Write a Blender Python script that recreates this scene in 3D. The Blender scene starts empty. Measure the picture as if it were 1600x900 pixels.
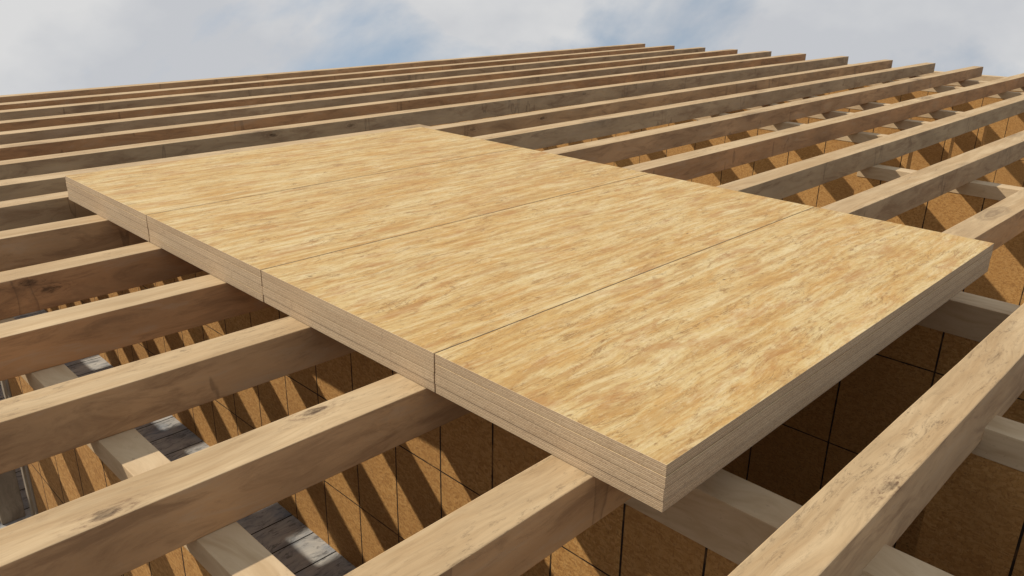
import bpy, bmesh, math, random
from mathutils import Vector, noise
random.seed(11)
C = bpy.context.scene.collection
R = math.radians

# ------------------------------------------------------------------ helpers
def box_bm(bm, x0, x1, y0, y1, z0, z1, nx=1, bevel=0.0):
    g = []
    for i in range(nx + 1):
        x = x0 + (x1 - x0) * i / nx
        g.append([bm.verts.new((x, y, z)) for y, z in ((y0, z0), (y1, z0), (y1, z1), (y0, z1))])
    for i in range(nx):
        a, b = g[i], g[i + 1]
        for k in range(4):
            l = (k + 1) % 4
            bm.faces.new((a[k], b[k], b[l], a[l]))
    bm.faces.new(g[0])
    bm.faces.new(list(reversed(g[-1])))
    bmesh.ops.recalc_face_normals(bm, faces=bm.faces)
    return bm

def bevel_long(bm, w, seg=2):
    es = [e for e in bm.edges if len(e.link_faces) == 2 and e.calc_face_angle(0) > 0.7]
    bmesh.ops.bevel(bm, geom=es, offset=w, segments=seg, profile=0.6, affect='EDGES')

def link(name, bm, mat, parent=None, loc=(0, 0, 0), rotz=0.0, smooth=False):
    me = bpy.data.meshes.new(name)
    bm.to_mesh(me); bm.free()
    o = bpy.data.objects.new(name, me)
    C.objects.link(o)
    o.location = loc
    o.rotation_euler = (0, 0, rotz)
    if mat: me.materials.append(mat)
    if parent: o.parent = parent
    if smooth:
        for f in me.polygons: f.use_smooth = True
    return o

def tag(o, label=None, cat=None, group=None, kind=None):
    if label: o['label'] = label
    if cat: o['category'] = cat
    if group: o['group'] = group
    if kind: o['kind'] = kind
    return o

def empty(name, loc=(0, 0, 0)):
    o = bpy.data.objects.new(name, None)
    o.empty_display_size = 0.1
    C.objects.link(o); o.location = loc
    return o

class M:
    """tiny node builder"""
    def __init__(self, name):
        self.m = bpy.data.materials.new(name); self.m.use_nodes = True
        self.t = self.m.node_tree; self.n = self.t.nodes; self.l = self.t.links
        self.b = self.n['Principled BSDF']
        self.b.inputs['Specular IOR Level'].default_value = 0.25
        self.b.inputs['Roughness'].default_value = 0.8
    def set(self, sock, v):
        if hasattr(v, 'is_linked'): self.l.new(v, sock)
        elif isinstance(v, (tuple, list)) and sock.type == 'RGBA' and len(v) == 3: sock.default_value = (*v, 1)
        else: sock.default_value = v
    def coord(self): return self.n.new('ShaderNodeTexCoord').outputs['Object']
    def map(self, vec, scale=(1, 1, 1), loc=(0, 0, 0), rot=(0, 0, 0)):
        k = self.n.new('ShaderNodeMapping'); self.l.new(vec, k.inputs['Vector'])
        self.set(k.inputs['Scale'], scale); self.set(k.inputs['Location'], loc); self.set(k.inputs['Rotation'], rot)
        return k.outputs[0]
    def noise(self, vec, scale=5, detail=4, rough=0.5, dist=0.0):
        k = self.n.new('ShaderNodeTexNoise'); self.l.new(vec, k.inputs['Vector'])
        k.inputs['Scale'].default_value = scale; k.inputs['Detail'].default_value = detail
        k.inputs['Roughness'].default_value = rough; k.inputs['Distortion'].default_value = dist
        return k.outputs['Fac']
    def ncol(self, vec, scale=5, detail=2):
        k = self.n.new('ShaderNodeTexNoise'); self.l.new(vec, k.inputs['Vector'])
        k.inputs['Scale'].default_value = scale; k.inputs['Detail'].default_value = detail
        return k.outputs['Color']
    def voro(self, vec, scale=5, feat='F1', rand=1.0):
        k = self.n.new('ShaderNodeTexVoronoi'); k.feature = feat; self.l.new(vec, k.inputs['Vector'])
        k.inputs['Scale'].default_value = scale; k.inputs['Randomness'].default_value = rand
        return k
    def wave(self, vec, scale, dist, detail=2, dscale=1.0, dirn='Y', typ='BANDS'):
        k = self.n.new('ShaderNodeTexWave'); self.l.new(vec, k.inputs['Vector']); k.wave_type = typ
        if typ == 'BANDS': k.bands_direction = dirn
        k.inputs['Scale'].default_value = scale; k.inputs['Distortion'].default_value = dist
        k.inputs['Detail'].default_value = detail; k.inputs['Detail Scale'].default_value = dscale
        return k.outputs['Fac']
    def math(self, op, a, b=0.5, c=None, clamp=False):
        k = self.n.new('ShaderNodeMath'); k.operation = op; k.use_clamp = clamp
        self.set(k.inputs[0], a); self.set(k.inputs[1], b)
        if c is not None: self.set(k.inputs[2], c)
        return k.outputs[0]
    def vadd(self, a, b):
        k = self.n.new('ShaderNodeVectorMath'); k.operation = 'ADD'
        self.set(k.inputs[0], a); self.set(k.inputs[1], b); return k.outputs[0]
    def vscale(self, a, s):
        k = self.n.new('ShaderNodeVectorMath'); k.operation = 'SCALE'
        self.l.new(a, k.inputs[0]); self.set(k.inputs['Scale'], s); return k.outputs[0]
    def ramp(self, fac, stops, interp='LINEAR'):
        k = self.n.new('ShaderNodeValToRGB'); self.l.new(fac, k.inputs[0]); r = k.color_ramp; r.interpolation = interp
        while len(r.elements) < len(stops): r.elements.new(0.5)
        for e, (p, c) in zip(r.elements, stops):
            e.position = p; e.color = (c, c, c, 1) if isinstance(c, (int, float)) else (*c, 1)
        return k.outputs[0]
    def mix(self, fac, a, b, mode='MIX'):
        k = self.n.new('ShaderNodeMix'); k.data_type = 'RGBA'; k.blend_type = mode
        self.set(k.inputs[0], fac); self.set(k.inputs[6], a); self.set(k.inputs[7], b)
        return k.outputs[2]
    def sep(self, v):
        k = self.n.new('ShaderNodeSeparateXYZ'); self.l.new(v, k.inputs[0]); return k.outputs
    def objrand(self):
        return self.n.new('ShaderNodeObjectInfo').outputs['Random']
    def objcol(self):
        return self.n.new('ShaderNodeObjectInfo').outputs['Color']
    def shifted(self, amt=37.0):
        """object coordinates moved by a random amount per object so no two boards share a pattern"""
        r = self.objrand()
        k = self.n.new('ShaderNodeCombineXYZ')
        self.l.new(self.math('MULTIPLY', r, amt), k.inputs[0])
        self.l.new(self.math('MULTIPLY', r, amt * 1.7), k.inputs[1])
        self.l.new(self.math('MULTIPLY', r, amt * 0.6), k.inputs[2])
        return self.vadd(self.coord(), k.outputs[0])
    def bump(self, h, strength=0.3, dist=0.003):
        k = self.n.new('ShaderNodeBump'); k.inputs['Strength'].default_value = strength
        k.inputs['Distance'].default_value = dist; self.l.new(h, k.inputs['Height'])
        self.l.new(k.outputs[0], self.b.inputs['Normal'])
    def color(self, c): self.set(self.b.inputs['Base Color'], c)
    def rough(self, c): self.set(self.b.inputs['Roughness'], c)

# ------------------------------------------------------------------ materials
def mat_lumber(name, pale=(0.545, 0.405, 0.24), dark=(0.425, 0.29, 0.155), axis=0, dirt=1.0, tintable=True, side=True):
    """rough sawn softwood: long grain, soft blotches, checks, knots; axis = grain direction"""
    m = M(name)
    v = m.shifted()
    sc = [7.0, 7.0, 7.0]; sc[axis] = 0.55
    warp = m.vscale(m.ncol(m.map(v, (1.2, 3, 3)), 1.0, 2), 0.16)
    vw = m.vadd(v, warp)
    grain = m.noise(m.map(vw, tuple(sc)), 1.6, 6, 0.62, 0.5)
    scf = [90, 90, 90]; scf[axis] = 3.5
    fine = m.noise(m.map(vw, tuple(scf)), 1.0, 4, 0.6)
    blot = m.noise(m.map(v, (1.3, 3.2, 3.2)) if axis == 0 else m.map(v, (3.2, 1.3, 3.2)), 1.3, 4, 0.55)
    c = m.mix(m.ramp(grain, [(0.36, 0), (0.62, 1)]), dark, pale)
    c = m.mix(m.math('MULTIPLY', m.ramp(blot, [(0.42, 0), (0.75, 1)]), 0.4), c, tuple(x * 0.68 for x in dark))
    c = m.mix(m.math('MULTIPLY', m.ramp(fine, [(0.35, 1), (0.55, 0)]), 0.22), c, tuple(x * 0.55 for x in dark))
    # cathedral figure / dark mineral streaks broken into patches
    figv = m.map(vw, tuple((2.6 if i == axis else 15) for i in range(3)))
    fig = m.noise(figv, 1.7, 9, 0.82, 0.7)
    patch = m.noise(m.map(v, (1.1, 2.6, 2.6) if axis == 0 else (2.6, 1.1, 2.6), (5, 3, 8)), 1.5, 3, 0.5)
    streak = m.math('MULTIPLY', m.ramp(fig, [(0.545, 0), (0.645, 1)]), m.ramp(patch, [(0.45, 0), (0.60, 1)]))
    c = m.mix(m.math('MULTIPLY', streak, 0.62 * dirt), c, (0.12, 0.075, 0.04))
    # specks / mould
    sp = m.noise(m.map(v, (9, 26, 26) if axis == 0 else (26, 9, 26)), 1.6, 7, 0.78)
    spm = m.math('MULTIPLY', m.ramp(sp, [(0.56, 0), (0.65, 1)]), m.ramp(patch, [(0.42, 0), (0.66, 1)]))
    c = m.mix(m.math('MULTIPLY', spm, 0.6 * dirt), c, (0.09, 0.06, 0.035))
    # sparse knots
    kn = m.voro(m.map(vw, (0.62, 2.3, 2.3) if axis == 0 else (2.3, 0.62, 2.3)), 1.0)
    kd = m.math('ADD', kn.outputs['Distance'], m.math('MULTIPLY', m.math('SUBTRACT', fig, 0.5), 0.16))
    km = m.ramp(kd, [(0.04, 1), (0.075, 0.35), (0.10, 0.7), (0.13, 0.2), (0.155, 0.45), (0.20, 0)])
    c = m.mix(m.math('MULTIPLY', km, 0.8 * dirt), c, (0.075, 0.04, 0.022))
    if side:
        # weathered, unplaned flanks with shade painted in; stain colour differs from timber to timber
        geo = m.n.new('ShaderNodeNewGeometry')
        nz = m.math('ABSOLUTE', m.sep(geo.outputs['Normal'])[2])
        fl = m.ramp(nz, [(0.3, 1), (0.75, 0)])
        stain_shade = m.mix(m.math('MULTIPLY', m.ramp(blot, [(0.3, 0), (0.7, 1)]), 0.5), m.objcol(), (0.20, 0.13, 0.075))
        sidec = m.mix(0.82, c, m.mix(1.0, m.mix(0.35, (1, 1, 1), c), stain_shade, 'MULTIPLY'))
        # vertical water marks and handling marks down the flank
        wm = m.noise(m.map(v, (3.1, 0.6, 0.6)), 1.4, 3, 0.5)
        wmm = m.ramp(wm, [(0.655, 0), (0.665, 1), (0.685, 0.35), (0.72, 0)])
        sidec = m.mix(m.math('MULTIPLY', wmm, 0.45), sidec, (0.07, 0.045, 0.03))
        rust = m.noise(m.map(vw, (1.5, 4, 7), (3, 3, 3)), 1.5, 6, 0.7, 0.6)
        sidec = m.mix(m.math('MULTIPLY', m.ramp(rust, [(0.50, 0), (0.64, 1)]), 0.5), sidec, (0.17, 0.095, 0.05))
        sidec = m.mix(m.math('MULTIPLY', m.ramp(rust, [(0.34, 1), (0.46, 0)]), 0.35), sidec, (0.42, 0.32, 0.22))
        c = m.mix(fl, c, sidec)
    # individual knots at the places they have on each timber (object properties, metres along the timber)
    o = m.coord()
    for nm in ('knot_a', 'knot_b', 'knot_c'):
        at = m.n.new('ShaderNodeAttribute'); at.attribute_type = 'OBJECT'; at.attribute_name = nm
        k = m.n.new('ShaderNodeVectorMath'); k.operation = 'SUBTRACT'
        m.l.new(o, k.inputs[0]); m.l.new(at.outputs['Vector'], k.inputs[1])
        dv = m.map(m.vadd(k.outputs[0], m.vscale(m.ncol(m.map(v, (7, 22, 22)), 1.0, 4), 0.05)), (5.5, 15, 15), (-0.14, -0.375, -0.375))
        ln = m.n.new('ShaderNodeVectorMath'); ln.operation = 'LENGTH'; m.l.new(dv, ln.inputs[0]); d = ln.outputs['Value']
        ring = m.math('SINE', m.math('MULTIPLY', m.math('ADD', d, m.math('MULTIPLY', fig, 1.1)), 26), 0)
        msk = m.math('MULTIPLY', m.ramp(d, [(0.25, 1), (0.95, 0)]), m.ramp(sp, [(0.42, 0.0), (0.58, 1)]))
        c = m.mix(m.math('MULTIPLY', msk, m.ramp(ring, [(0.3, 0.2), (0.8, 0.8)])), c, (0.13, 0.065, 0.035))
        core = m.ramp(d, [(0.16, 1), (0.30, 0)])
        c = m.mix(m.math('MULTIPLY', core, m.ramp(sp, [(0.35, 0.15), (0.6, 0.75)])), c, (0.06, 0.035, 0.02))
    m.color(c)
    m.rough(m.ramp(grain, [(0.2, 0.88), (0.9, 0.7)]))
    h = m.math('ADD', m.math('MULTIPLY', fine, 0.5), m.math('SUBTRACT', grain, m.math('MULTIPLY', streak, 0.5)))
    m.bump(h, 0.35, 0.004)
    return m.m

def mat_plate(name):
    m = M(name)
    v = m.shifted()
    w = m.vadd(v, m.vscale(m.ncol(v, 1.6, 2), 0.35))
    g = m.noise(m.map(w, (9, 1.6, 9)), 1.2, 5, 0.55, 1.0)
    fine = m.noise(m.map(w, (60, 4, 60)), 1.0, 3, 0.6)
    c = m.ramp(g, [(0.3, (0.46, 0.33, 0.19)), (0.5, (0.54, 0.405, 0.25)), (0.7, (0.58, 0.45, 0.285))])
    c = m.mix(m.math('MULTIPLY', m.ramp(fine, [(0.3, 1), (0.55, 0)]), 0.2), c, (0.33, 0.22, 0.12))
    sp = m.noise(m.map(v, (30, 18, 30)), 1.5, 5, 0.7)
    c = m.mix(m.math('MULTIPLY', m.ramp(sp, [(0.63, 0), (0.7, 1)]), 0.35), c, (0.2, 0.14, 0.09))
    m.color(c); m.rough(0.75); m.bump(g, 0.15, 0.003)
    return m.m

def mat_ply_top(name):
    """rotary cut softwood veneer: long stretched figure, honey streaks, pale patches"""
    m = M(name)
    v = m.shifted(23.0)
    warp = m.vscale(m.ncol(m.map(v, (1.0, 1.8, 1)), 1.1, 2), 0.14)
    w = m.vadd(v, warp)
    big = m.noise(m.map(w, (0.9, 2.4, 1)), 1.3, 4, 0.55)
    mid = m.noise(m.map(w, (2.0, 9, 1)), 1.5, 9, 0.80, 0.1)
    long_ = m.noise(m.map(w, (1.1, 21, 1), (7, 1, 0)), 1.5, 8, 0.72, 0.2)
    fine = m.noise(m.map(w, (14, 60, 1)), 1.7, 7, 0.80, 0.0)
    fig = m.noise(m.map(w, (4.0, 15, 1), (3, 9, 0)), 1.4, 10, 0.86, 0.5)
    c = m.mix(m.ramp(big, [(0.35, 0), (0.65, 1)]), (0.53, 0.36, 0.145), (0.565, 0.425, 0.205))
    gold = m.noise(m.map(w, (1.6, 6.0, 1), (9, 9, 0)), 1.7, 8, 0.78, 0.2)
    c = m.mix(m.math('MULTIPLY', m.ramp(gold, [(0.50, 0), (0.58, 1)]), 0.60), c, (0.49, 0.27, 0.075))
    c = m.mix(m.math('MULTIPLY', m.ramp(gold, [(0.40, 1), (0.48, 0)]), 0.40), c, (0.64, 0.53, 0.32))
    c = m.mix(m.math('MULTIPLY', m.ramp(long_, [(0.51, 0), (0.56, 1)]), 0.55), c, (0.40, 0.225, 0.07))
    c = m.mix(m.math('MULTIPLY', m.ramp(long_, [(0.40, 1), (0.46, 0)]), 0.40), c, (0.64, 0.54, 0.33))
    c = m.mix(m.math('MULTIPLY', m.ramp(mid, [(0.53, 0), (0.60, 1)]), 0.50), c, (0.38, 0.205, 0.065))
    c = m.mix(m.math('MULTIPLY', m.ramp(mid, [(0.38, 1), (0.46, 0)]), 0.45), c, (0.66, 0.55, 0.345))
    c = m.mix(m.math('MULTIPLY', m.ramp(fig, [(0.55, 0), (0.61, 1)]), 0.75), c, (0.22, 0.11, 0.035))
    c = m.mix(m.math('MULTIPLY', m.ramp(fine, [(0.55, 0), (0.64, 1)]), 0.65), c, (0.25, 0.145, 0.055))
    c = m.mix(m.math('MULTIPLY', m.ramp(fine, [(0.34, 1), (0.44, 0)]), 0.40), c, (0.68, 0.57, 0.36))
    # thin checks: zero crossings of a stretched noise, only in patches
    ck = m.noise(m.map(w, (1.6, 6.5, 1), (1, 4, 0)), 1.5, 5, 0.60, 1.2)
    ckl = m.ramp(m.math('ABSOLUTE', m.math('SUBTRACT', ck, 0.5)), [(0.003, 1), (0.010, 0)])
    ckp = m.noise(m.map(v, (1.5, 3.2, 1), (2, 2, 0)), 1.6, 4, 0.6)
    c = m.mix(m.math('MULTIPLY', m.math('MULTIPLY', ckl, m.ramp(ckp, [(0.48, 0), (0.58, 1)])), 0.6), c, (0.22, 0.115, 0.04))
    # reddish heart stains
    red = m.noise(m.map(w, (1.8, 6, 1), (11, 2, 0)), 1.5, 7, 0.72, 0.3)
    c = m.mix(m.math('MULTIPLY', m.ramp(red, [(0.53, 0), (0.63, 1)]), 0.55), c, (0.38, 0.185, 0.062))
    # small pin knots and specks
    kn = m.voro(m.map(w, (5, 9, 1)), 1.0)
    pk = m.noise(m.map(v, (3, 3, 1)), 1.5, 2, 0.5)
    km = m.math('MULTIPLY', m.ramp(kn.outputs['Distance'], [(0.035, 1), (0.07, 0)]), m.ramp(pk, [(0.5, 0), (0.56, 1)]))
    c = m.mix(m.math('MULTIPLY', km, 0.75), c, (0.14, 0.08, 0.035))
    m.color(c)
    m.rough(m.ramp(mid, [(0.3, 0.72), (0.7, 0.6)]))
    m.bump(m.math('ADD', mid, m.math('MULTIPLY', fine, 0.6)), 0.25, 0.003)
    return m.m

def mat_ply_edge(name):
    m = M(name)
    o = m.coord(); v = m.shifted(19)
    wob = m.noise(m.map(v, (3, 3, 3)), 1.0, 3, 0.5)
    z = m.math('ADD', m.sep(o)[2], m.math('MULTIPLY', wob, 0.0022))
    ph = m.math('MULTIPLY', z, 1.0 / 0.0062)
    fr = m.math('FRACT', ph, 0)
    line = m.ramp(fr, [(0.0, 1), (0.16, 1), (0.30, 0), (0.92, 0), (1.0, 1)])
    alt = m.math('GREATER_THAN', m.math('FRACT', m.math('MULTIPLY', ph, 0.5), 0), 0.5)
    sp = m.noise(m.map(v, (150, 150, 330)), 1.0, 3, 0.75)
    sp2 = m.noise(m.map(v, (38, 38, 60)), 1.0, 4, 0.7)
    big = m.noise(m.map(v, (2, 2, 9)), 1.0, 3, 0.5)
    c = m.mix(m.ramp(big, [(0.35, 0), (0.65, 1)]), (0.49, 0.355, 0.215), (0.59, 0.445, 0.28))
    c = m.mix(m.math('MULTIPLY', alt, 0.35), c, (0.30, 0.21, 0.135))
    c = m.mix(m.math('MULTIPLY', m.ramp(sp, [(0.5, 0), (0.62, 1)]), 0.55), c, (0.56, 0.45, 0.32))
    c = m.mix(m.math('MULTIPLY', m.ramp(sp, [(0.36, 1), (0.46, 0)]), 0.5), c, (0.15, 0.10, 0.06))
    c = m.mix(m.math('MULTIPLY', m.ramp(sp2, [(0.6, 0), (0.7, 1)]), 0.4), c, (0.20, 0.135, 0.085))
    c = m.mix(m.math('MULTIPLY', line, 0.62), c, (0.12, 0.08, 0.05))
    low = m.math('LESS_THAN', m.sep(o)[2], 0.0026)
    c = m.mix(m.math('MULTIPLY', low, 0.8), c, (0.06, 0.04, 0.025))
    m.color(c); m.rough(0.9)
    m.bump(m.math('SUBTRACT', sp, m.math('MULTIPLY', line, 0.7)), 0.5, 0.002)
    return m.m

def mat_osb(name, dy=0.36, offy=0.0, zs=(-0.95, -1.53), seam=0.005):
    """strand board in narrow sheets; coordinates are the wall's own (y along the wall, z up)"""
    m = M(name)
    o = m.coord(); v = m.shifted(13)
    warp = m.vscale(m.ncol(v, 14, 2), 0.05)
    w = m.vadd(v, warp)
    a = m.noise(m.map(w, (60, 120, 45), rot=(0.6, 0, 0)), 1.0, 4, 0.7)
    b = m.noise(m.map(w, (60, 45, 120), rot=(-0.5, 0, 0)), 1.0, 4, 0.7)
    vo = m.voro(m.map(w, (60, 50, 110), rot=(0.9, 0, 0)), 1.0)
    chips = m.sep(vo.outputs['Color'])[0]
    big = m.noise(v, 2.2, 3, 0.5)
    c = m.ramp(chips, [(0.0, (0.37, 0.185, 0.055)), (0.5, (0.49, 0.265, 0.082)), (1.0, (0.56, 0.325, 0.115))])
    c = m.mix(m.math('MULTIPLY', m.ramp(a, [(0.52, 0), (0.64, 1)]), 0.6), c, (0.24, 0.115, 0.038))
    c = m.mix(m.math('MULTIPLY', m.ramp(b, [(0.55, 0), (0.66, 1)]), 0.5), c, (0.58, 0.35, 0.13))
    sp = m.noise(v, 75, 3, 0.7)
    c = m.mix(m.math('MULTIPLY', m.ramp(sp, [(0.60, 0), (0.66, 1)]), 0.55), c, (0.13, 0.065, 0.03))
    c = m.mix(m.math('MULTIPLY', m.ramp(big, [(0.4, 0), (0.7, 1)]), 0.3), c, (0.33, 0.17, 0.06))
    s = m.sep(o)
    wv = m.math('MULTIPLY', m.math('SUBTRACT', m.noise(o, 1.2, 1, 0.3), 0.5), 0.02)
    fy = m.math('ABSOLUTE', m.math('SUBTRACT', m.math('FRACT', m.math('ADD', m.math('MULTIPLY', m.math('ADD', m.math('SUBTRACT', s[1], offy), wv), 1.0 / dy), 200.5), 0), 0.5))
    # each strip has its own tone
    pid = m.math('FLOOR', m.math('ADD', m.math('MULTIPLY', m.math('SUBTRACT', s[1], offy), 1.0 / dy), 200.0), 0)
    wn = m.n.new('ShaderNodeTexWhiteNoise'); wn.noise_dimensions = '1D'; m.l.new(pid, wn.inputs['W'])
    c = m.mix(m.math('MULTIPLY', wn.outputs['Value'], 0.28), c, (0.30, 0.15, 0.05))
    line = m.math('LESS_THAN', fy, seam / dy)
    for z in zs:
        d = m.math('ABSOLUTE', m.math('SUBTRACT', s[2], z))
        line = m.math('MAXIMUM', line, m.math('LESS_THAN', d, seam * 0.8))
    c = m.mix(m.math('MULTIPLY', line, m.ramp(m.noise(o, 9, 3, 0.6), [(0.3, 0.65), (0.5, 1.0)])), c, (0.022, 0.014, 0.009))
    m.color(c); m.rough(0.85)
    m.bump(m.math('SUBTRACT', m.math('ADD', a, b), m.math('MULTIPLY', line, 3)), 0.4, 0.003)
    return m.m

def mat_floor(name):
    m = M(name)
    o = m.coord()
    s = m.sep(o)
    pid = m.math('FLOOR', m.math('MULTIPLY', s[1], 1 / 0.252), 0)
    k = m.n.new('ShaderNodeCombineXYZ'); m.l.new(m.math('MULTIPLY', pid, 7.31), k.inputs[0]); m.l.new(m.math('MULTIPLY', pid, 3.7), k.inputs[2])
    v = m.vadd(o, k.outputs[0])
    w = m.vadd(v, m.vscale(m.ncol(v, 4, 3), 0.15))
    a = m.noise(m.map(w, (2, 5, 1)), 1.6, 7, 0.75, 0.6)
    b = m.noise(m.map(w, (5, 16, 1)), 2.2, 6, 0.75)
    c = m.ramp(a, [(0.28, (0.16, 0.165, 0.17)), (0.45, (0.34, 0.34, 0.33)), (0.60, (0.46, 0.445, 0.41)), (0.8, (0.54, 0.52, 0.48))])
    c = m.mix(m.math('MULTIPLY', m.ramp(b, [(0.52, 0), (0.64, 1)]), 0.7), c, (0.06, 0.06, 0.065))
    blue = m.noise(v, 3.0, 3, 0.6)
    c = m.mix(m.math('MULTIPLY', m.ramp(blue, [(0.55, 0), (0.66, 1)]), 0.35), c, (0.16, 0.22, 0.31))
    fr = m.math('FRACT', m.math('MULTIPLY', s[1], 1 / 0.252), 0)
    line = m.math('MAXIMUM', m.math('LESS_THAN', fr, 0.025), m.math('GREATER_THAN', fr, 0.985))
    c = m.mix(line, c, (0.012, 0.010, 0.009))
    m.color(c); m.rough(0.8)
    m.bump(m.math('SUBTRACT', m.math('ADD', a, b), m.math('MULTIPLY', line, 3)), 0.4, 0.004)
    return m.m

def mat_ground(name):
    m = M(name)
    o = m.coord()
    a = m.noise(o, 0.25, 8, 0.7); b = m.noise(o, 6, 6, 0.7)
    c = m.ramp(a, [(0.35, (0.16, 0.12, 0.08)), (0.55, (0.24, 0.19, 0.13)), (0.7, (0.10, 0.12, 0.05))])
    c = m.mix(m.math('MULTIPLY', m.ramp(b, [(0.4, 1), (0.6, 0)]), 0.5), c, (0.11, 0.085, 0.06))
    m.color(c); m.rough(0.95); m.bump(b, 0.5, 0.03)
    return m.m

JOIST = mat_lumber('sawn_lumber')
PLATE = mat_plate('planed_lumber')
PLYTOP = mat_ply_top('plywood_face')
PLYEDGE = mat_ply_edge('plywood_edge')
STUD = mat_lumber('grey_stud', (0.36, 0.31, 0.24), (0.24, 0.20, 0.15), axis=2, side=False, dirt=0.6)
BASE = mat_lumber('baseboard_wood', (0.17, 0.095, 0.045), (0.11, 0.06, 0.03), axis=1, side=False, dirt=0.5)
OSB_B = mat_osb('strand_board_middle', 0.36, 1.52, (-0.95, -1.53))
OSB_A = mat_osb('strand_board_left', 0.34, 1.91, (-1.02, -1.6))
OSB_C = mat_osb('strand_board_corner', 0.41, -0.25, (-1.25,), 0.0055)
OSB_D = mat_osb('strand_board_back', 0.53, 0.67, (-0.82, -1.53), 0.0055)
OSB_E = mat_osb('strand_board_far', 0.47, 0.88, (-1.5,), 0.0055)

# ------------------------------------------------------------------ joists
TOP = -0.1644
GREY = (0.52, 0.42, 0.28, 1); BROWN = (0.60, 0.325, 0.15, 1); TAN = (0.64, 0.46, 0.28, 1); MID = (0.62, 0.40, 0.215, 1)

def joist(p0, p1, stain_shade, label, depth=0.195, near_w=0.176, knots=()):
    """p = (x, y) of the edge nearest the camera, at both ends"""
    x0, y0 = p0; x1, y1 = p1
    L = math.hypot(x1 - x0, y1 - y0); a = math.atan2(y1 - y0, x1 - x0)
    bm = bmesh.new()
    n = max(12, int(L / 0.22))
    box_bm(bm, 0, L, 0, near_w, -depth, 0, n)
    sd = random.random() * 90
    bevel_long(bm, 0.0045, 2)
    for v in bm.verts:
        q = v.co.x
        dy = 0.0045 * noise.noise(Vector((q * 0.45, sd, 0))) + 0.0016 * noise.noise(Vector((q * 2.6, sd, 7)))
        dz = 0.0035 * noise.noise(Vector((q * 0.4, sd, 3)))
        e = 0.0016 * noise.noise(Vector((q * 6.0, v.co.y * 9, v.co.z * 9 + sd)))
        v.co.y += dy + e
        if v.co.z > -depth * 0.5: v.co.z += dz * 0.6 - 0.001
    o = link('joist', bm, JOIST, loc=(x0, y0, TOP), rotz=a)
    o.color = stain_shade
    ks = list(knots) + [(-9, None, 0)] * 3
    for nm, (kx, ky, kz) in zip(('knot_a', 'knot_b', 'knot_c'), ks):
        o[nm] = (kx - x0, (ky - (y0 + (y1 - y0) * (kx - x0) / L)) if ky is not None else 0.0, kz - TOP)
    tag(o, label, 'joist', 'timber joists laid in rows across the walls')
    return o

XL, XR = -4.2, 17.3
UC = 1.55     # hidden butt joint, under the stack
def ext(a, b, x):
    return a[1] + (b[1] - a[1]) * (x - a[0]) / (b[0] - a[0])
# joist in front of the stack
joist((XL, -0.445), (XR, -0.44), TAN, 'nearest joist, lying clear of the panel stack at the lower right', depth=0.255, near_w=0.172, knots=((0.62, -0.415, TOP),))
left = [ # near edge at left, near edge at deck edge
    (((-1.5, 0.245), (0, 0.261)), MID, 'first joist out from under the stack beside its nearest corner'),
    (((-1.43, 1.073), (0, 1.075)), MID, 'second joist from the near corner, left of the stack, dark knot figure on top'),
    (((-1.217, 1.888), (0, 1.874)), MID, 'third joist from the near corner, left of the stack, thin cracks on top'),
    (((-1.011, 2.662), (0, 2.643)), BROWN, 'fourth joist from the near corner, left of the stack, brown flank'),
    (((-0.803, 3.40), (0, 3.411)), BROWN, 'fifth joist from the near corner, left of the stack, brown flank'),
    (((-0.598, 4.19), (0, 4.19)), MID, 'sixth joist from the near corner, left of the stack, dull brown flank'),
    (((-0.36, 4.95), (0, 4.96)), GREY, 'grey joist meeting the stack just beside its far left corner'),
]
LK = {1: ((-1.15, 1.115, TOP), (-0.40, 1.21, TOP)), 4: ((-0.70, None, -0.20), (-0.60, None, -0.26))}
for n_, ((a, b), st, lab) in enumerate(left):
    joist((XL, ext(a, b, XL)), (UC, ext(a, b, UC)), st, lab, knots=LK.get(n_, ()))
# joist along the far long edge of the stack; it ends at the stack's far corner
joist((XL, 5.62), (3.84, 5.60), GREY, 'joist along the far edge of the stack, ending at its far right corner', near_w=0.20)
right = [
    (((3.765, 0.251), (5.2, 0.236)), MID, 'joist leaving the far end of the stack nearest its right corner', 0.19),
    (((3.752, 1.050), (8.0, 1.01)), GREY, 'second joist from the right corner at the far end of the stack', 0.205),
    (((3.749, 1.902), (12.0, 1.96)), GREY, 'third joist from the right corner at the far end of the stack, grey flank', 0.19),
    (((3.72, 2.81), (15.5, 2.90)), BROWN, 'fourth joist from the right corner at the far end of the stack, reddish brown flank', 0.19),
    (((3.73, 3.73), (17.3, 4.03)), MID, 'fifth joist from the right corner at the far end of the stack', 0.19),
    (((3.68, 4.67), (17.2, 4.96)), GREY, 'sixth joist from the right corner, next to the stack far corner', 0.19),
    (((3.70, 5.42), (17.2, 5.85)), MID, 'joist starting at the far corner of the stack, running right, brown flank', 0.18),
]
for (a, b), st, lab, w in right:
    joist((UC + 0.004, ext(a, b, UC)), (XR, ext(a, b, XR)), st, lab, near_w=w, knots=((4.30, None, -0.22), (5.45, None, -0.22)) if w == 0.18 else ())
far = [
    ((0.02, 6.38), (17.38, 6.88), GREY, 'first full joist beyond the stack, grey with a dark knot near its middle'),
    ((0.22, 7.12), (17.25, 7.84), BROWN, 'second joist beyond the stack, reddish brown flank'),
    ((0.41, 7.84), (17.2, 8.70), GREY, 'third joist beyond the stack, blue grey flank'),
    ((0.60, 8.54), (17.0, 9.50), BROWN, 'fourth joist beyond the stack, strong red brown flank, fourth from the skyline'),
    ((0.81, 9.33), (16.85, 10.33), GREY, 'third joist from the skyline, pale grey flank'),
    ((0.98, 9.95), (16.7, 11.15), BROWN, 'second joist from the skyline, dark brown'),
    ((1.17, 10.68), (16.6, 12.0), MID, 'farthest joist, its top edge against the sky'),
]
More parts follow.
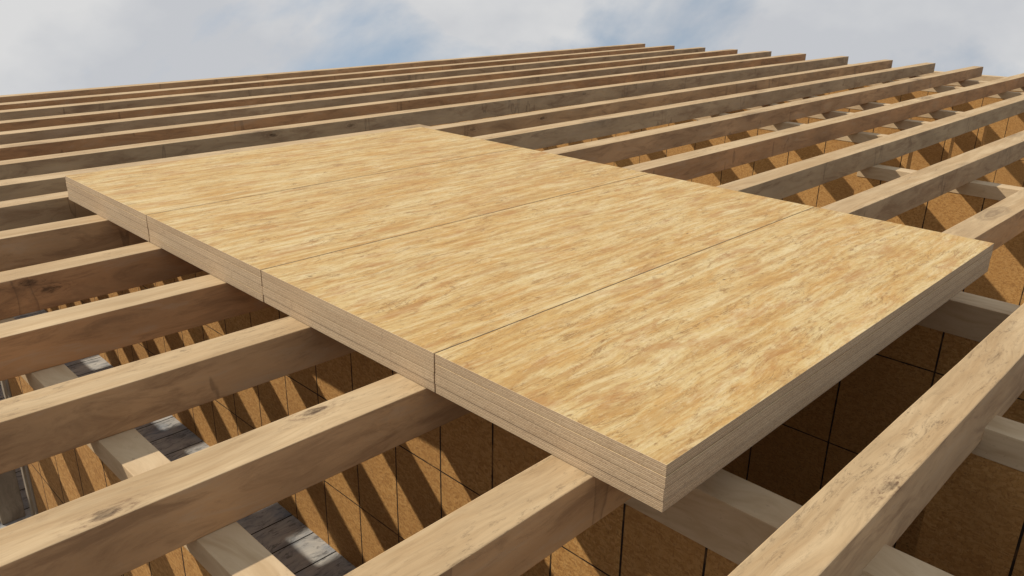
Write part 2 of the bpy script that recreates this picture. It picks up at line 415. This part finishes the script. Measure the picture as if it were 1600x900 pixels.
KX9 = (2.46, 3.43, 7.59)
for a, b, st, lab in far:
    joist((XL, ext(a, b, XL)), (b[0], b[1]), st, lab, knots=tuple((k_, None, -0.22) for k_ in KX9) if lab.startswith('first full') else ())

# ------------------------------------------------------------------ panel stack
VS = [0.0, 1.021, 2.272, 3.560, 4.880]
LEN = 3.113
TH = [0.0400, 0.0410, 0.0440, 0.0394]      # from the top down
cols = ['column nearest the camera', 'second column from the camera', 'third column from the camera', 'farthest column']
rows = ['top', 'second from the top', 'third from the top', 'bottom']
# top surfaces reach 0, bottom rests on the joists
for c in range(4):
    z = 0.0
    for r in range(4):
        bm = bmesh.new()
        g = 0.0030 if c < 2 else 0.0040
        y0 = VS[c] + (0 if c == 0 else g); y1 = VS[c + 1] - (0 if c == 3 else g)
        dx = 0 if r == 0 else random.uniform(-0.0018, 0.0018)
        dyy = 0 if r == 0 else random.uniform(-0.0014, 0.0014) if c else random.uniform(-0.003, 0.003)
        xe = LEN + (0 if r == 0 else random.uniform(-0.004, 0.002))
        ln = xe; wd = y1 - y0; th = TH[r]
        box_bm(bm, 0, ln, 0, wd, 0.0002, th - 0.0002, 12)
        bevel_long(bm, 0.0008, 1)
        bm.normal_update()
        o = link('plywood_panel', bm, PLYTOP, loc=(dx, y0 + dyy, z - th))
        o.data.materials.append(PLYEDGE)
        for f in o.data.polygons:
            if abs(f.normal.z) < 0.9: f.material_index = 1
        if c == 0 or True:
            tag(o, '%s panel of the %s in the plywood stack' % (rows[r], cols[c]), 'plywood panel', 'plywood panels stacked on the joists')
        z -= th

# ------------------------------------------------------------------ walls
FLOOR = -2.0
LOW = -2.75        # the rooms past the middle wall lie lower
def wall(x, th, y0, y1, mat, label, plate_h=0.2, plate_y=None, openings=(), FLOOR=-2.0, group='strand board partition walls under the joists'):
    """wall across the joists; face towards the camera at x; plate on top"""
    z1 = -0.3605
    root = empty('partition_wall', (x, y0, FLOOR))
    tag(root, label, 'wall', group, 'thing')
    pw = th; py = plate_y or y1
    bm = bmesh.new(); box_bm(bm, 0, pw, 0, py - y0, -plate_h, 0, max(4, int((y1 - y0) / .4)))
    bevel_long(bm, 0.004, 2)
    link('top_plate', bm, PLATE, root, (0, 0, z1 - FLOOR))
    segs = []; s = y0
    for a, b in openings:
        segs.append((s, a)); s = b
    if plate_y: segs.append((s, plate_y)); s = plate_y
    segs.append((s, y1))
    for a, b in segs:
        zt = z1 - plate_h if not plate_y or b <= plate_y else z1
        bm = bmesh.new(); box_bm(bm, 0.006, th - 0.006, a, b, FLOOR + 0.001, zt)
        o = link('sheathing', bm, mat, root, (0, -y0, -FLOOR))
        for sx in (-1, 1):
            bm = bmesh.new()
            X0, X1 = (-0.008, 0.006) if sx < 0 else (th - 0.006, th + 0.008)
            box_bm(bm, X0 + .0005 * sx, X1 + .0005 * sx, a, b, FLOOR + 0.001, FLOOR + 0.06)
            bevel_long(bm, 0.002, 1)
            link('baseboard', bm, BASE, root, (0, -y0, -FLOOR))
    for a, b in openings:
        for yy in (a + 0.004, b - 0.049):
            bm = bmesh.new(); box_bm(bm, 0.0, th, yy, yy + 0.045, FLOOR + 0.002, z1 - plate_h - 0.001, 1)
            bevel_long(bm, 0.003, 1)
            link('door_jamb', bm, STUD, root, (0, -y0, -FLOOR))
    return root

wA = wall(-0.925, 0.135, -0.5, 12.4, OSB_A, 'strand board wall with a doorway under the joists at the lower left, sunlit',
          plate_h=0.09, openings=((3.16, 4.25), (7.4, 8.4)))
for yy in (3.30, 3.43):
    bm = bmesh.new(); box_bm(bm, 0.03, 0.075, yy + .5, yy + .545, 0.002, 1.548, 1); bevel_long(bm, 0.003, 1)
    link('stud', bm, STUD, wA)
wall(0.44, 0.175, -3.4, 12.4, OSB_B, FLOOR=LOW, label='strand board wall passing under the near end of the stack', plate_h=0.215, plate_y=0.47)
wall(1.64, 0.155, -3.4, -0.30, OSB_C, FLOOR=LOW, label='short strand board wall at the lower right beyond the nearest joist', plate_h=0.13)
wall(3.07, 0.20, -3.4, 12.4, OSB_D, FLOOR=LOW, label='strand board wall with wide sheets in shade under the far end of the stack', plate_h=0.20)
ex = [(6.42, 0.16, -3.4, 2.06, 'first wall beyond the far end of the stack, tall sunlit orange sheets'),
      (8.3, 0.15, 2.22, 12.4, 'second wall beyond the far end of the stack'),
      (9.8, 0.15, 2.22, 12.4, 'third wall beyond the far end of the stack'),
      (11.2, 0.15, 2.22, 12.4, 'fourth wall beyond the far end of the stack'),
      (14.7, 0.15, -3.4, 12.4, 'fifth wall beyond the far end of the stack, striped by joist shadows'),
      (16.2, 0.15, -3.4, 12.4, 'last inner wall before the outer wall at the upper right')]
for x, t, ya, yb, lab in ex:
    wall(x, t, ya, yb, OSB_E, lab, FLOOR=LOW, plate_h=0.12)
wall(17.52, 0.2, -3.4, 12.4, OSB_E, FLOOR=LOW, label='outer wall past the joist ends at the upper right, against the sky', plate_h=0.14)
wall(-3.9, 0.18, -3.4, 12.4, OSB_B, 'outer wall behind the camera under the joist ends')

# ------------------------------------------------------------------ setting
bm = bmesh.new(); box_bm(bm, -3.9, 0.445, -3.5, 12.5, -0.12, 0)
o = link('floor', bm, mat_floor('weathered_planks'), loc=(0, 0, FLOOR)); tag(o, kind='structure')
bm = bmesh.new(); box_bm(bm, 0.44, 17.9, -3.5, 12.5, -0.12, 0)
o = link('floor', bm, o.data.materials[0], loc=(0, 0, LOW)); tag(o, kind='structure')

bm = bmesh.new()
cx, cy = 7, 4
rings = [0, 6, 12, 16, 20, 25, 40, 70, 140, 300, 700, 1500, 3000]
prev = None
for r in rings:
    z = -2.95 if r <= 16 else -2.95 - (r - 16) * 0.24
    if r == 0:
        prev = [bm.verts.new((cx, cy, -2.95))]; continue
    ring = []
    for k in range(64):
        a = 2 * math.pi * k / 64
        ring.append(bm.verts.new((cx + r * math.cos(a), cy + r * math.sin(a), z + (0 if r <= 16 else -abs(noise.noise(Vector((math.cos(a) * 2, math.sin(a) * 2, r * 0.01)))) * r * 0.08))))
    for k in range(64):
        l = (k + 1) % 64
        if len(prev) == 1: bm.faces.new((prev[0], ring[k], ring[l]))
        else: bm.faces.new((prev[k], ring[k], ring[l], prev[l]))
    prev = ring
o = link('ground', bm, mat_ground('bare_earth'), smooth=True); tag(o, kind='structure')

# ------------------------------------------------------------------ light
SUN = Vector((-0.66, 1.15, 1.0)).normalized()     # towards the sun
sd = bpy.data.lights.new('sun', 'SUN'); sd.energy = 4.5; sd.angle = R(0.8); sd.color = (1.0, 0.90, 0.75)
so = bpy.data.objects.new('sun', sd); C.objects.link(so)
so.rotation_euler = (-SUN).to_track_quat('-Z', 'Y').to_euler()
so.location = (-10, 12, 20)

w = bpy.data.worlds.new('World'); bpy.context.scene.world = w; w.use_nodes = True
nt = w.node_tree; N = nt.nodes; Lk = nt.links
bg = N['Background']; bg.inputs['Strength'].default_value = 0.1
tc = N.new('ShaderNodeTexCoord')
sp = N.new('ShaderNodeSeparateXYZ'); Lk.new(tc.outputs['Generated'], sp.inputs[0])
mx = N.new('ShaderNodeMath'); mx.operation = 'MAXIMUM'; Lk.new(sp.outputs[2], mx.inputs[0]); mx.inputs[1].default_value = -0.2
ad = N.new('ShaderNodeMath'); ad.operation = 'ADD'; Lk.new(mx.outputs[0], ad.inputs[0]); ad.inputs[1].default_value = 0.36
cb = N.new('ShaderNodeCombineXYZ'); Lk.new(sp.outputs[0], cb.inputs[0]); Lk.new(sp.outputs[1], cb.inputs[1]); Lk.new(ad.outputs[0], cb.inputs[2])
sky = N.new('ShaderNodeTexSky'); sky.sky_type = 'NISHITA'; sky.sun_disc = False
sky.sun_elevation = math.asin(SUN.z); sky.sun_rotation = math.atan2(SUN.x, SUN.y)
sky.dust_density = 1.5; sky.air_density = 1.0; sky.ozone_density = 1.0
Lk.new(cb.outputs[0], sky.inputs[0])
def wnoise(scale, detail, rough, loc, sc=(1, 1, 1.5), dist=0.0):
    mp = N.new('ShaderNodeMapping'); Lk.new(tc.outputs['Generated'], mp.inputs[0])
    mp.inputs['Location'].default_value = loc; mp.inputs['Scale'].default_value = sc
    k = N.new('ShaderNodeTexNoise'); Lk.new(mp.outputs[0], k.inputs[0])
    k.inputs['Scale'].default_value = scale; k.inputs['Detail'].default_value = detail
    k.inputs['Roughness'].default_value = rough; k.inputs['Distortion'].default_value = dist
    return k.outputs['Fac']
def wramp(f, stops):
    k = N.new('ShaderNodeValToRGB'); Lk.new(f, k.inputs[0])
    while len(k.color_ramp.elements) < len(stops): k.color_ramp.elements.new(.5)
    for e, (p, c) in zip(k.color_ramp.elements, stops): e.position = p; e.color = (*c, 1)
    return k.outputs[0]
cover = wramp(wnoise(3.6, 7, 0.55, (0.119, 7.537, 2.334), dist=0.3), [(0.36, (0, 0, 0)), (0.53, (1, 1, 1))])
shade = wramp(wnoise(5.0, 5, 0.5, (2.3, 0.7, 1.2)), [(0.38, (5.5, 5.65, 5.95)), (0.60, (6.95, 6.95, 6.95))])
def wmix(f, a, b):
    k = N.new('ShaderNodeMix'); k.data_type = 'RGBA'
    for s, v in ((k.inputs[0], f), (k.inputs[6], a), (k.inputs[7], b)):
        if hasattr(v, 'is_linked'): Lk.new(v, s)
        else: s.default_value = v
    return k.outputs[2]
# thin veil over the open sky patches
veil = wmix(0.45, sky.outputs[0], (4.8, 5.7, 6.4, 1))
Lk.new(wmix(cover, veil, shade), bg.inputs['Color'])

# ------------------------------------------------------------------ camera
cd = bpy.data.cameras.new('camera'); cd.sensor_width = 36; cd.lens = 1261.318 / 1600 * 36
cd.clip_start = 0.05; cd.clip_end = 8000
co = bpy.data.objects.new('camera', cd); C.objects.link(co)
co.rotation_mode = 'XYZ'
co.location = (-1.73383, -1.05435, 1.27945)
co.rotation_euler = (1.209276, -0.017444, -0.793639)
sc = bpy.context.scene
sc.camera = co
sc.view_settings.view_transform = 'Standard'; sc.view_settings.look = 'None'
sc.view_settings.gamma = 1; sc.view_settings.exposure = 0.0
sc.view_settings.use_curve_mapping = False
